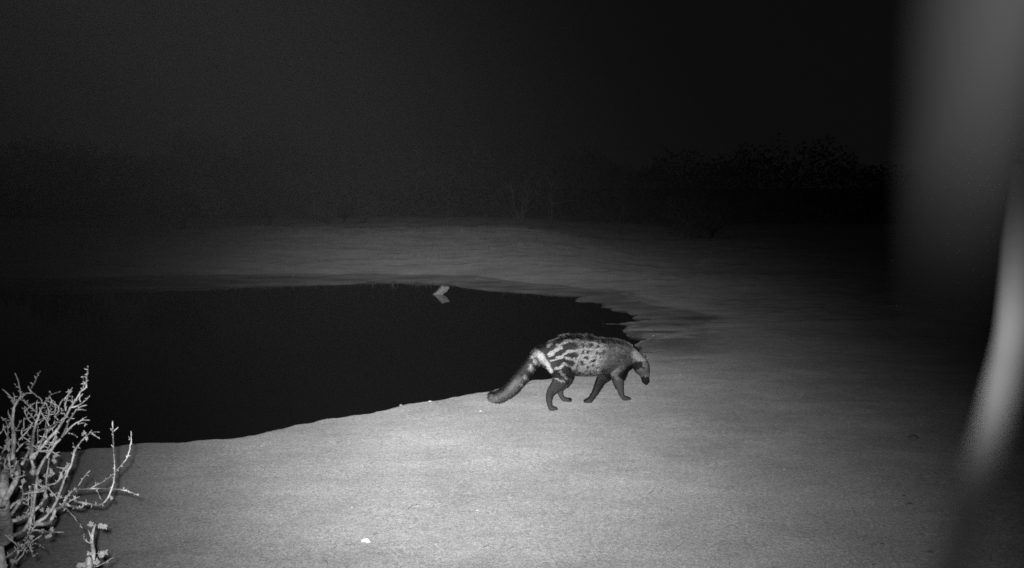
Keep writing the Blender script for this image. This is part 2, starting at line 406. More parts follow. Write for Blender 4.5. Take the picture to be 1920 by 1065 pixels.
def coat(pts):
    """coat pattern, read in the side view of the animal"""
    q = proj(pts); q = np.stack([(q[:, 0]-890)*ZS, (q[:, 1]-590)*ZS], -1)
    x0, y0 = q[:, 0].copy(), q[:, 1].copy()
    q[:, 0] += 20*vnoise(x0/28, y0/28, 31)+16*vnoise(x0/11, y0/11, 33); q[:, 1] += 18*vnoise(x0/28, y0/28, 32)+14*vnoise(x0/11, y0/11, 34)
    x, y = q[:, 0], q[:, 1]
    L = np.zeros(len(q))
    for pl, w in LIGHT: L = np.maximum(L, 1-sstep(w*.75, w*1.2, seg_d(q, pl)))
    A = DARK*1.15+(PALE*.82-DARK)*L
    D = np.zeros(len(q))
    for sx_, sy_, a, b in SPOTS:
        D = np.maximum(D, 1-sstep(.6, 1.15, np.hypot((x-sx_)/a/1.22, (y-sy_)/b/1.22)))
    D = np.maximum(D, .8*sstep(.12, .26, vnoise(x/24+3, y/15, 51)+.35*vnoise(x/9, y/8, 52))*sstep(1330, 1180, x))
    base = PALE*(.48+.5*sstep(230, 480, y))*(1+.5*vnoise(x0/16, y0/12, 45))
    B = base*(1-D)+DARK*1.2*D; B = np.maximum(B, (PALE*.8)*L)
    wB = sstep(930, 1030, x); v = A*(1-wB)+B*wB
    wC = sstep(1200, 1300, x+.15*(y-300)); mid = MID*(1+.5*vnoise(x/40, y/40, 40)+.7*vnoise(x/16, y/11, 46)*(x < 1460)); v = v*(1-wC)+mid*wC
    # spine crest and belly line
    top = np.interp(x0, [560, 650, 740, 860, 1060, 1280, 1420], [300, 245, 200, 165, 168, 195, 212])
    v = np.where((y0 < top+20) & (x0 > 560) & (x0 < 1420), v*.55+DARK*.6, v)
    v = np.where((y0 > 574) & (x0 > 880) & (x0 < 1340), DARK, v)
    # legs
    legm = ((y0 > 600) & (x0 > 640) & (x0 < 1480)) 
    lw = sstep(560, 640, y0)*((x0 > 650) & (x0 < 1500))
    legc = DARK*1.4; v = np.where((x0 < 930) | (x0 > 1290), v*(1-lw)+np.maximum(legc, PALE*.55*L*(x0 < 900))*lw, np.where(y0 > 590, DARK*1.1, v))
    # neck stripe and face
    tri = (seg_d(q, [(1455, 245), (1530, 320), (1600, 415)]) < 20) | (seg_d(q, [(1510, 375), (1560, 410), (1605, 432)]) < 36)
    v = np.where(tri, PALE*.62, v)
    v = np.where(seg_d(q, [(1405, 575), (1470, 520), (1520, 490), (1600, 478)]) < 34, DARK*.55, v)
    v = np.where(seg_d(q, [(1560, 560), (1650, 530)]) < 30, PALE*.24, v)
    v = np.where((y > 588) & (x0 > 1530), DARK*.35, v)
    v = np.where((y0 < 560) & (y0 > 440) & (x0 > 1590) & (y0 < 500), PALE*.3, v)
    # tail
    tl = sstep(640, 590, x0+.0*y0)*(((x0+y0*.55) < 905)|(x0 < 600)); TL = np.zeros(len(q))
    for (tx, ty), r in TAILL: TL = np.maximum(TL, 1-sstep(.6, 1.2, np.hypot(x-tx, y-ty)/r))
    TL = np.maximum(TL, .7*(seg_d(q, LIGHT[7][0]) < 34))
    tb = np.interp(y0, [300, 560, 640, 720, 800], [DARK, DARK*1.4, MID, MID*.85, MID*.75])*(1+.4*vnoise(x/22, y/22, 44))
    v = np.where(tl > .5, tb*(1-TL)+PALE*.85*TL, v)
    return v
civet = empty('civet', GT(*zp(1080, 840)))
tag(civet, 'striped and spotted civet with bushy tail walking head down beside the pond', 'civet')
org = np.array(civet.location)
m, t = new_mat('civet_coat')
o = t.nodes.new('ShaderNodeOutputMaterial'); p = t.nodes.new('ShaderNodeBsdfPrincipled'); a_ = t.nodes.new('ShaderNodeAttribute'); a_.attribute_name = 'coat'
n = t.nodes.new('ShaderNodeTexNoise'); n.inputs['Scale'].default_value = 220; mm = t.nodes.new('ShaderNodeMapRange'); mm.inputs[1].default_value = .3; mm.inputs[2].default_value = .7; mm.inputs[3].default_value = .6; mm.inputs[4].default_value = 1.4
tcn = t.nodes.new('ShaderNodeTexCoord'); t.links.new(tcn.outputs['Object'], n.inputs[0]); t.links.new(n.outputs[0], mm.inputs[0])
t.links.new(nmath(t, 'MULTIPLY', mm.outputs[0], a_.outputs['Fac']), p.inputs['Base Color']); p.inputs['Roughness'].default_value = .8; p.inputs['Specular IOR Level'].default_value = .15
t.links.new(p.outputs[0], o.inputs[0]); M_coat = m
me.materials.clear(); me.materials.append(M_coat)
nvv = np.empty(nv*3); me.vertices.foreach_get('normal', nvv); nrm = nvv.reshape(-1, 3)
cv = coat(co)
at = me.attributes.new('coat', 'FLOAT', 'POINT'); at.data.foreach_set('value', cv.astype(np.float32))
me.vertices.foreach_set('co', (co-org).ravel()); me.update()
me.polygons.foreach_set('use_smooth', np.ones(len(me.polygons), bool))
body = bpy.data.objects.new('body', me); col.objects.link(body); body.parent = civet
# fur: short tapered hairs all over
NH = 170000
me.calc_loop_triangles(); nt_ = len(me.loop_triangles); tri = np.empty(nt_*3, np.int32); me.loop_triangles.foreach_get('vertices', tri); tri = tri.reshape(-1, 3)
A3 = co[tri]; area = np.linalg.norm(np.cross(A3[:, 1]-A3[:, 0], A3[:, 2]-A3[:, 0]), axis=1)
pick = rng.choice(nt_, NH, p=area/area.sum()); r1 = np.sqrt(rng.random(NH))[:, None]; r2 = rng.random(NH)[:, None]
T = tri[pick]; wts = np.concatenate([1-r1, r1*(1-r2), r1*r2], 1)
root = (co[T]*wts[..., None]).sum(1); nn = (nrm[T]*wts[..., None]).sum(1); nn /= np.linalg.norm(nn, axis=1)[:, None]
pq = proj(root); zx = (pq[:, 0]-890)*ZS; zy = (pq[:, 1]-590)*ZS
flow = np.zeros((NH, 3)); flow[:, 0] = -.95; flow[:, 1] = -.28; flow[:, 2] = -.35
tailm = (zx < 640) & (zx+.55*zy < 905)
flow[tailm] = (-.62, -.2, -.75)
legm = (zy > 600) & (zx > 640) & (zx < 1500); flow[legm] = (-.1, 0, -1)
headm = (zx > 1500); flow[headm] = (-.3, -.1, .8)
length = np.full(NH, .019); length[zy < 225] = .036; length[tailm] = .026; length[legm] = .006; length[headm] = .0065; length[(zx > 1500) & (zy > 560)] = .003
length[(zy > 540) & (zx > 880) & (zx < 1340)] = .016
length[(zx < 300) & tailm] = .034
length *= rng.uniform(.6, 1.25, NH)
flow -= nn*(flow*nn).sum(1)[:, None]; flow /= np.linalg.norm(flow, axis=1)[:, None]+1e-6
lift = np.where(legm | headm, .35, .6)[:, None]*rng.uniform(.4, 1.7, (NH, 1))
d = flow + nn*lift + rng.normal(0, .16, (NH, 3)); d /= np.linalg.norm(d, axis=1)[:, None]
side = np.cross(d, nn); side /= np.linalg.norm(side, axis=1)[:, None]+1e-6
w = np.where(legm | headm, .0006, .0009)[:, None]
tipp = root + d*length[:, None]; midp = root + (d*.5+nn*.08)*length[:, None]
Vh = np.stack([root-side*w, root+side*w, midp+side*w*.7, tipp, midp-side*w*.7], 1).reshape(-1, 3)
b5 = np.arange(NH)*5
Fq = [];
m_ = bpy.data.meshes.new('fur'); m_.vertices.add(NH*5); m_.vertices.foreach_set('co', (Vh-org).ravel())
Fl = np.stack([b5, b5+1, b5+2, b5+3, b5+4], -1)
m_.loops.add(NH*5); m_.loops.foreach_set('vertex_index', Fl.ravel().astype(np.int32)); m_.polygons.add(NH); m_.polygons.foreach_set('loop_start', np.arange(0, NH*5, 5, dtype=np.int32)); m_.update(calc_edges=True)
hc = coat(root)*rng.choice([.55, .9, 1.1, 1.5], NH, p=[.2, .3, .3, .2])
at = m_.attributes.new('coat', 'FLOAT', 'POINT'); at.data.foreach_set('value', np.repeat(hc, 5).astype(np.float32))
m_.materials.append(M_coat)
fur = bpy.data.objects.new('fur', m_); col.objects.link(fur); fur.parent = civet
# ears, eyes, nose
M_dark = simple_mat('dark_skin', .01, .02, 80, rough=.45)
def blob(name, c, rx, ry, rz, mat, n=14, squash=None):
    mb = MB()
    for i in range(n+1):
        th = math.pi*i/n
        for j in range(n):
            ph = 2*math.pi*j/n
            mb.v.append(Vector((c.x+rx*math.sin(th)*math.cos(ph), c.y+ry*math.sin(th)*math.sin(ph), c.z+rz*math.cos(th))))
    for i in range(n):
        for j in range(n):
            mb.f.append((i*n+j, i*n+(j+1) % n, (i+1)*n+(j+1) % n, (i+1)*n+j))
    return mb.build(name, mat, civet, org)
M_ear = simple_mat('ear_skin', .08, .14, 200)
for lat in (-.042, .042):
    e = C(1572 if lat < 0 else 1580, 392, lat*.85)
    mb = MB(); nE = 12
    # a rounded cupped ear: outer shell with thickness
    fwd = Vector((.25, -.9 if lat < 0 else .9, .1)).normalized(); up = Vector((.75, 0, .62)).normalized(); sd = fwd.cross(up).normalized()
    for layer, off in ((0, 0), (1, -.004)):
        for i in range(nE):
            an = 2*math.pi*i/nE
            mb.v.append(e + up*(.009+.013*math.sin(an)) + sd*.013*math.cos(an) + fwd*(off+.003))
        mb.v.append(e + up*.011 + fwd*(off-.005))
    for i in range(nE):
        j = (i+1) % nE
        mb.f.append((i, j, nE)); mb.f.append((nE+1+j, nE+1+i, 2*nE+1)); mb.f.append((i, nE+1+i, nE+1+j, j))
    mb.build('ear', M_ear, civet, org)
for lat in (-.036, .036): blob('eye', C(1592, 496, lat*.9), .006, .006, .006, M_dark)
blob('nose', C(1626, 655, 0), .009, .010, .008, M_dark)

# ------------------------------------------------------------------ thorn shrub in the left foreground
SA = (0, 670, 1065/190.0); SB = (0, 820, 826/190.0); SC = (90, 770, 722/200.0)
def T_(fr, pts): return [(fr[0]+a/fr[2], fr[1]+b/fr[2]) for a, b in pts]
BR = [ # frame, points, r0, r1 (in the crop's pixels)
 (SA, [(130, 1065), (150, 880), (135, 740), (135, 600), (160, 500), (215, 410), (230, 385), (330, 375)], 24, 9), (SA, [(225, 400), (200, 300), (185, 230), (155, 165)], 9, 6), (SA, [(200, 320), (160, 290)], 6, 4),
 (SA, [(150, 500), (135, 460)], 7, 4), (SA, [(210, 445), (260, 460), (270, 470)], 6, 4), (SA, [(290, 300), (320, 350), (370, 395), (430, 440), (445, 490)], 8, 9), (SA, [(325, 330), (370, 250), (395, 185), (425, 145)], 9, 5),
 (SA, [(330, 1065), (345, 850), (370, 720), (400, 630), (450, 510), (500, 430), (545, 390), (635, 358)], 20, 6), (SA, [(545, 395), (515, 355)], 7, 4), (SA, [(500, 450), (530, 480), (565, 525)], 7, 4),
 (SA, [(400, 620), (370, 560), (325, 512)], 8, 5), (SA, [(375, 670), (330, 610), (280, 560), (230, 530)], 8, 5), (SA, [(350, 1060), (420, 960), (520, 850), (600, 760), (680, 640), (740, 530), (800, 440), (850, 360), (900, 320)], 19, 10),
 (SA, [(905, 320), (912, 200), (925, 150), (915, 80)], 8, 5), (SA, [(875, 320), (880, 250), (872, 190)], 5, 3), (SA, [(760, 470), (735, 445)], 7, 4), (SA, [(765, 470), (755, 400)], 7, 4), (SA, [(690, 560), (675, 460)], 8, 4),
 (SA, [(850, 480), (835, 430), (870, 380)], 6, 5), (SA, [(490, 1060), (560, 940), (640, 850), (720, 760), (800, 690), (870, 660), (945, 660)], 16, 5), (SA, [(820, 690), (870, 650), (915, 620)], 7, 4), (SA, [(820, 700), (880, 690), (920, 710)], 7, 4),
 (SA, [(640, 850), (700, 740), (720, 670), (800, 560), (850, 520), (915, 500)], 12, 5), (SA, [(800, 555), (850, 548), (915, 557)], 7, 4), (SA, [(740, 530), (830, 500), (900, 450), (950, 395)], 9, 4), (SA, [(200, 870), (280, 780), (350, 680)], 11, 8),
 (SA, [(250, 750), (250, 660), (260, 625)], 7, 4), (SA, [(260, 650), (330, 630), (365, 620)], 6, 4), (SA, [(60, 960), (80, 860), (80, 720), (50, 660), (10, 625)], 9, 5), (SA, [(0, 800), (60, 740), (110, 705)], 8, 5),
 (SA, [(400, 780), (500, 730), (600, 690), (660, 650)], 8, 6), (SA, [(410, 700), (460, 650), (500, 610)], 8, 5), (SA, [(480, 740), (490, 670), (530, 610)], 7, 4), (SA, [(430, 590), (500, 580), (560, 570), (640, 545), (670, 560)], 7, 4),
 (SA, [(460, 560), (540, 540)], 8, 6), (SA, [(560, 580), (605, 650)], 7, 4), (SA, [(570, 640), (620, 595), (670, 590)], 6, 4), (SA, [(400, 900), (470, 830), (480, 770), (540, 745), (560, 800)], 10, 7), (SA, [(470, 910), (540, 925)], 7, 5),
 (SA, [(350, 960), (420, 985), (500, 995)], 8, 5), (SA, [(720, 795), (780, 815), (820, 835)], 7, 4), (SA, [(770, 1065), (785, 970), (850, 890), (900, 830), (970, 790), (1045, 785)], 12, 5), (SA, [(940, 800), (965, 765)], 6, 4),
 (SA, [(950, 800), (1010, 830), (1050, 855)], 7, 4), (SA, [(785, 965), (765, 900)], 7, 4), (SA, [(540, 930), (570, 850), (600, 780)], 8, 6), (SA, [(400, 900), (395, 800), (400, 700)], 7, 5), (SA, [(300, 960), (310, 850), (290, 800)], 11, 5),
 (SA, [(170, 990), (230, 920), (290, 880)], 9, 5), (SA, [(0, 940), (60, 970), (120, 970)], 8, 6), (SA, [(20, 1010), (60, 940), (120, 850)], 8, 5), (SA, [(90, 990), (100, 900), (130, 850)], 8, 5), (SA, [(160, 770), (200, 720)], 9, 5), (SA, [(170, 770), (240, 775)], 6, 4),
 (SB, [(20, 560), (90, 420), (140, 330), (150, 260), (105, 160), (110, 0)], 26, 20), (SB, [(140, 300), (60, 230), (-20, 200)], 13, 11), (SB, [(-10, 262), (70, 300), (110, 340)], 10, 9),
 (SB, [(10, 710), (110, 680), (200, 650), (270, 600), (340, 540), (370, 460), (380, 330), (400, 170)], 21, 8), (SB, [(10, 860), (120, 800), (200, 750), (260, 640), (280, 500), (295, 390), (300, 310), (260, 200), (255, 80), (265, 0)], 17, 12),
 (SB, [(300, 300), (350, 200), (400, 120), (470, 20)], 14, 10), (SB, [(270, 150), (330, 90), (400, 0)], 14, 13), (SB, [(180, 220), (230, 120), (248, 40)], 12, 10),
 (SB, [(270, 710), (380, 640), (450, 540), (490, 440), (530, 330), (580, 220), (610, 110), (640, 70)], 13, 10), (SB, [(280, 705), (390, 700), (430, 650), (450, 590), (520, 560), (560, 530)], 21, 13),
 (SC, [(110, 610), (155, 555), (200, 535), (300, 528), (450, 530), (540, 545), (620, 577)], 8, 4.5), (SC, [(135, 640), (220, 655), (260, 625), (340, 640), (400, 600), (440, 500), (450, 400), (440, 200), (437, 70)], 9, 4.5),
 (SC, [(445, 140), (475, 110)], 4.5, 3), (SC, [(440, 130), (422, 120)], 4, 3), (SC, [(260, 630), (185, 610), (185, 575)], 11, 8), (SC, [(290, 525), (380, 475), (450, 420), (530, 325), (560, 220), (562, 140)], 5, 4), (SC, [(555, 190), (548, 175)], 4, 3),
 (SC, [(205, 510), (240, 455), (285, 405)], 5, 3), (SC, [(320, 535), (345, 570), (365, 605)], 4, 3), (SC, [(80, 630), (150, 690), (235, 795)], 5, 4), (SB, [(-10, 1015), (90, 950), (190, 870), (250, 860), (330, 880), (375, 925)], 12, 4.5),
 (SB, [(190, 860), (270, 760), (400, 770), (520, 775)], 10, 4), (SB, [(90, 640), (150, 540), (200, 490)], 15, 12), (SB, [(50, 600), (130, 530), (200, 490)], 15, 11), (SB, [(170, 400), (200, 480)], 9, 7), (SB, [(240, 400), (260, 480), (250, 600)], 8, 6),
 (SB, [(390, 390), (460, 370), (530, 300)], 5, 4), (SB, [(200, 850), (240, 760), (260, 640)], 10, 8), (SB, [(150, 930), (120, 1010), (90, 1075)], 10, 9), (SB, [(290, 460), (340, 430)], 6, 4), (SB, [(190, 530), (240, 560)], 7, 4), (SB, [(130, 920), (200, 925), (290, 925)], 5, 4), (SB, [(262, 925), (268, 985)], 5, 4)]
BY = 1.6
def bdepth(px, py): return BY + .10*math.sin(px*.021+1)*math.cos(py*.017) + .05*math.sin(px*.06+py*.045)
def bpt(px, py, off=0): return P(px, py, bdepth(px, py)+off)
rnd = random.Random(3)
shrub = empty('thorn_shrub', (bpt(5, 900).x, BY, gz(bpt(5, 900).x, BY)))
tag(shrub, 'bare thorny shrub with twisted grey branches and few small leaves at the left foreground', 'shrub')
so = np.array(shrub.location)
base = Vector(so)
mb = MB()
tp_ = [base+Vector((0, 0, -.03)), base+Vector((.015, .01, .2)), bpt(-4, 1065), bpt(10, 1010), bpt(6, 960), bpt(4, 920), bpt(10, 880)]
pxm = BY/FPX
mb.tube(catmull(tp_, 4), np.interp(np.linspace(0, 1, 25), [0, .3, .6, 1], [.022, .014, .011, .007])*(1+.10*np.sin(np.arange(25)*1.9)), 12)
mb.build('trunk', M_bark, shrub, so)
def jitter_path(pts, off, amp):
    c = catmull([Vector((a, b, 0)) for a, b in pts], 5); out = []
    for i, q in enumerate(c):
        tt = i/(len(c)-1); j = amp if 0 < i < len(c)-1 else 0
        out.append(bpt(q.x+rnd.uniform(-j, j), q.y+rnd.uniform(-j, j), off*tt))
    return out
BT = []
def grow(sh, so, items, bark):
    for fr, pts, r0, r1 in items:
        pp = T_(fr, pts); r0_, r1_ = (.92*r0)/fr[2]*pxm, .68*r1/fr[2]*pxm
        off = rnd.uniform(-.10, .10) if len(pts) > 3 else rnd.uniform(-.03, .03)
        path = jitter_path(pp, off, .55); n = len(path); mb = MB()
        rad = [(r0_+(r1_-r0_)*i/(n-1))*rnd.uniform(.92, 1.10) for i in range(n)]; rad[-1] *= .6
        mb.tube(path, rad, 8)
        L = sum((path[i+1]-path[i]).length for i in range(n-1))
        # buds, knots and thorns along it
        for _ in range(int(L/.017)):
            i = rnd.randrange(1, n-1) if n > 2 else 0
            p = path[i].lerp(path[i+1], rnd.random()); dd = (path[i+1]-path[i]).normalized()
            q = Vector((rnd.gauss(0, 1), rnd.gauss(0, .7), rnd.gauss(0, 1))); q = (q-dd*q.dot(dd)).normalized()
            l = rnd.choice([.0006, .001, .002, .003, .005]); e = p+q*(rad[i]+l)+dd*l*.5
            mb.tube([p, p.lerp(e, .6), e], [.0009, .0007, .0003], 5)
        nm = 'branch' if r0/fr[2] > 1.8 or len(pts) > 4 else 'twig'
        mb.build(nm, bark, sh, so); BT.append(path)
grow(shrub, so, BR, M_bark)
# fine crossing twigs inside the crown
for _ in range(110):
    pth = BT[rnd.randrange(len(BT))]; i = rnd.randrange(len(pth)//4, len(pth)); p = pth[i].copy()
    q = proj(np.array(p)[None])[0]
    if q[1] < 745 or q[0] > 130: continue
    dirv = Vector((rnd.uniform(-.5, .9), rnd.uniform(-.8, .8), rnd.uniform(-.1, 1))).normalized(); mb = MB(); path = [p]
    for s_ in range(rnd.randrange(3, 6)):
        dirv = (dirv+Vector((rnd.uniform(-.5, .5), rnd.uniform(-.5, .5), rnd.uniform(-.3, .5)))).normalized(); p = p+dirv*rnd.uniform(.004, .010); path.append(p)
    mb.tube(path, [.0011]+[.0009]*(len(path)-2)+[.0004], 5)
    for z_ in path[1:-1]:
        e = z_+Vector((rnd.uniform(-1, 1), rnd.uniform(-1, 1), rnd.uniform(-.5, 1))).normalized()*.007; mb.tube([z_, e], [.0009, .0005], 4)
    mb.build('twig', M_bark, shrub, so)
def leafspray(c, ang, parent, so, n=6, L=.009):
    """a feathery leaf: pairs of small leaflets on a short stalk"""
    mb = MB(); d = Vector((math.cos(ang), rnd.uniform(-.3, .3), math.sin(ang))).normalized(); nrm_ = Vector((rnd.uniform(-.3, .3), -1, rnd.uniform(-.1, .6))).normalized()
    s_ = d.cross(nrm_).normalized()
    st = [c + d*(.0026*i) for i in range(n+1)]; mb.tube(st, [.0007]*(n+1), 4)
    for i in range(1, n+1):
        for sg in (-1, 1):
            ld_ = (s_*sg+d*.35+Vector((0, rnd.uniform(-.4, .4), 0))).normalized()
            mb.leaf(st[i], ld_, .0012, L*rnd.uniform(.7, 1.1), nrm_)
    mb.build('leaf', M_leaf, parent, so, smooth=False)
for fr, lst in ((SB, [(540, 250), (350, 320), (215, 360), (200, 372), (340, 390), (330, 375), (380, 500), (410, 480), (520, 490), (370, 600), (355, 610), (170, 650), (180, 660), (380, 815), (365, 800), (340, 745), (400, 755), (100, 845), (430, 170), (410, 300), (430, 310), (20, 170), (40, 330), (30, 350), (80, 270), (240, 290), (250, 300), (240, 800), (50, 180), (10, 300), (20, 1030), (85, 990), (290, 240)]),
                (SC, [(228, 170), (262, 207), (425, 605), (120, 385), (28, 325), (20, 430), (100, 590)])):
    for a, b in lst:
        q = T_(fr, [(a, b)])[0]; leafspray(bpt(q[0], q[1], rnd.uniform(-.05, .0)), rnd.uniform(-1.2, 3.5), shrub, so, rnd.randrange(2, 4), .0040)
# low young shrub under it
low = empty('low_shrub', (bpt(172, 1000).x+.02, BY, gz(bpt(172, 1000).x, BY)))
tag(low, 'small leafy seedling of thorn shrub beside the big bare one at the bottom edge', 'shrub')
lo_ = np.array(low.location); mb = MB()
st = [Vector(lo_)-Vector((0, 0, .03)), Vector(lo_)+Vector((-.02, 0, .2)), bpt(168, 1090)] + [bpt(*q) for q in T_(SC, [(295, 1065), (308, 960), (295, 880), (310, 800), (322, 765)])]
mb.tube(catmull(st, 4), np.linspace(.006, .0014, 29), 8); mb.build('stem', M_bark, low, lo_)
grow(low, lo_, [(SC, [(295, 905), (245, 870), (243, 830)], 5, 3.5), (SC, [(295, 890), (285, 840), (270, 800)], 4, 3), (SC, [(310, 1060), (360, 1040), (430, 1000), (455, 965)], 3, 2), (SC, [(300, 1065), (330, 1010), (335, 985)], 5, 3),
                (SC, [(290, 1080), (250, 1060), (215, 1050)], 4, 3)], M_bark)
for a, b, ang, n in ((335, 775, -.15, 6), (330, 968, .05, 6), (340, 985, .4, 4), (190, 1052, .1, 6), (270, 1035, .8, 4), (275, 990, 1.2, 3), (315, 1045, .9, 4), (310, 780, 2.5, 3)):
    q = T_(SC, [(a, b)])[0]; leafspray(bpt(q[0], q[1]), ang, low, lo_, n, .0052)

# ------------------------------------------------------------------ grass leaves added beside the lens, out of focus, for the right-edge glow
def ribbon(pts, wid, nrm_, thick=.0003, side=None):
    V, F = [], []; N = len(pts)
    for i, p in enumerate(pts):
        d = (pts[min(i+1, N-1)]-pts[max(i-1, 0)]).normalized(); s_ = d.cross(nrm_).normalized() if side is None else (side-d*side.dot(d)).normalized(); n2 = s_.cross(d)
        w_ = wid[i]
        V += [p-s_*w_+n2*w_*.25, p+n2*thick, p+s_*w_+n2*w_*.25, p-n2*thick]
    for i in range(N-1):
        for k_ in range(4): F.append((i*4+k_, i*4+(k_+1) % 4, i*4+4+(k_+1) % 4, i*4+4+k_))
    return V, F
gr = empty('glow_grass', (.062, .115, gz(.062, .115)))  # added stem, gives the bright streak at the right edge
tag(gr, 'blurred pale grass stem added right in front of the lens as the bright streak up the right edge', 'grass')
go = np.array(gr.location)
gb = Vector(go)
def gp(px, py, d_): return P(px, py, d_)
pts = [gb, gb+Vector((.0, -.01, .5)), gb+Vector((-.01, -.03, 1.0)), gb+Vector((-.02, -.05, 1.25)), gp(1600, 2100, .040), gp(1690, 1500, .042), gp(1755, 1180, .045), gp(1818, 960, .050), gp(1870, 790, .078), gp(1908, 620, .155), gp(1922, 470, .24), gp(1936, 330, .29), gp(1952, 200, .30), gp(1960, 80, .31)]
pts = catmull(pts, 5); N = len(pts)
V, F = ribbon(pts, np.interp(np.linspace(0, 1, N), [0, .3, .46, .54, .615, .69, .77, .85, 1], [.002, .0013, .0006, .0007, .0013, .0030, .0052, .0058, .0006]), Vector((.35, -1, .05)).normalized(), side=Vector((1, .1, 0)).normalized())
bl = mesh_obj('leaf', V, F, M_blade, gr, True, go)
# painted light: the streak's downward fade put into the blade's colour
fr_ = np.repeat(np.linspace(0, 1, N), 4); tp2 = np.interp(fr_, [0, .54, .60, .66, .74, .8, 1], [.03, .04, .08, .2, .6, .85, .85])
at = bl.data.attributes.new('dry', 'FLOAT', 'POINT'); at.data.foreach_set('value', tp2.astype(np.float32))  # holds the painted brightness along the blade
t_ = M_blade.node_tree; pb = [n for n in t_.nodes if n.type == 'BSDF_PRINCIPLED'][0]; aa = t_.nodes.new('ShaderNodeAttribute'); aa.attribute_name = 'dry'
t_.links.new(aa.outputs['Fac'], pb.inputs['Base Color'])

hg = empty('glow_grass', (.12, -.10, gz(.12, -.10)))  # added leaf, gives the grey glow at upper right
tag(hg, 'blurred broad grey leaf added very near the lens as the grey glow in the upper right corner', 'grass')
ho = np.array(hg.location); hb = Vector(ho)
pts = [hb, hb+Vector((0, 0, .6)), hb+Vector((-.01, 0, 1.2)), Vector((.10, -.07, H+.08)), Vector((.075, -.03, H+.10)), Vector((.045, .005, H+.07)), Vector((.026, .013, H+.04))] + [gp(2120, -900, .018), gp(2030, -420, .018), gp(1975, -100, .018), gp(1915, 100, .018), gp(1850, 260, .018), gp(1800, 400, .018), gp(1775, 560, .019)]
pts = catmull(pts, 5); N = len(pts)
V, F = ribbon(pts, np.interp(np.linspace(0, 1, N), [0, .3, .5, .7, .77, .846, .92, 1], [.002, .0018, .0018, .0018, .0016, .0009, .0004, .0001]), Vector((.1, -1, .05)).normalized())
mesh_obj('leaf', V, F, M_broad, hg, True, ho)

# ------------------------------------------------------------------ things lying about
def chunk(name, outline_, th, mat, loc, rot, label, cat, group=None, bulge=.3, seed=0, parent=None):
    """an irregular piece: outline (x, z) with thickness and a ridge"""
    rr = random.Random(seed); mb = MB(); n = len(outline_)
    cx = sum(p[0] for p in outline_)/n; cz = sum(p[1] for p in outline_)/n
    for y, s_ in ((-th, .9), (-th*.3, 1.0), (th*.3, 1.0), (th, .88)):
        for a, b in outline_: mb.v.append(Vector((cx+(a-cx)*s_+rr.uniform(-.03, .03)*th*8, y, cz+(b-cz)*s_+rr.uniform(-.03, .03)*th*8)))
    for l in range(3):
        for i in range(n):
            j = (i+1) % n; mb.f.append((l*n+i, l*n+j, (l+1)*n+j, (l+1)*n+i))
    for l, y in ((0, -th*(1+bulge)), (3, th*(1+bulge))):
        c = len(mb.v); mb.v.append(Vector((cx, y, cz)))
        for i in range(n):
            j = (i+1) % n; f = (l*n+i, l*n+j, c); mb.f.append(f[::-1] if l == 0 else f)
    o = mb.build(name, mat, smooth=False); o.location = loc; o.rotation_euler = rot
    bv = o.modifiers.new('b', 'BEVEL'); bv.width = th*.12; bv.segments = 2
    return tag(o, label, cat, group)
# broken wood in the water: zoom of 17.75 px per photo px; 142 px per metre at its distance
wp = G(820, 552.2, 0)
k_ = 1/(17.75*FPX/(wp.y*1.005))
ol = [(355-500, -25), (355-500, 8), (440-500, 80), (560-500, 190), (650-500, 292), (700-500, 300), (735-500, 262), (775-500, 285), (790-500, 232), (870-500, 240), (928-500, 236), (915-500, 200), (800-500, 90), (700-500, 12), (660-500, -25)]
chunk('driftwood', [(a*k_, b*k_) for a, b in ol], .03, M_wood, wp, (R(8), R(-3), R(16)), 'pale forked piece of broken wood sticking out of the dark water by the far bank', 'wood', seed=4, bulge=1.1)
cp_ = GT(686, 1018)
k2 = 1/(15.2*FPX/cp_.y)
chunk('paper_scrap', [(a*k2, b*k2) for a, b in [(-150, 0), (-148, 55), (-60, 95), (10, 118), (45, 112), (110, 62), (158, 10), (150, -18), (60, -22), (0, -8), (-30, 22), (-60, -5)]], .007, M_bone, cp_+Vector((0, 0, .003)), (R(-25), 0, 0), 'bright white ragged scrap lying on the sand near the bottom edge', 'scrap', bulge=.1, seed=5)
def pebble(px, py, size, mat, label, seed, flat=.55):
    rr = random.Random(seed); p = GT(px, py); mb = MB(); n = 9; s_ = size/2*p.y/FPX
    for i in range(n+1):
        th = math.pi*i/n
        for j in range(n):
            ph = 2*math.pi*j/n; q = 1+.22*math.sin(2*ph+seed)*math.sin(th)+.15*math.sin(3*th+seed*2+ph)+rr.uniform(-.06, .06)
            mb.v.append(Vector((s_*q*math.sin(th)*math.cos(ph), s_*.8*q*math.sin(th)*math.sin(ph), s_*flat*q*math.cos(th))))
    for i in range(n):
        for j in range(n): mb.f.append((i*n+j, i*n+(j+1) % n, (i+1)*n+(j+1) % n, (i+1)*n+j))
    o = mb.build('pebble' if size < 9 else 'rock', mat); o.location = p+Vector((0, 0, s_*flat*.45)); o.rotation_euler = (0, 0, rr.uniform(0, 6))
    return tag(o, label, 'pebble' if size < 9 else 'rock', 'stones scattered round the pond')
G3 = 'stones scattered round the pond'
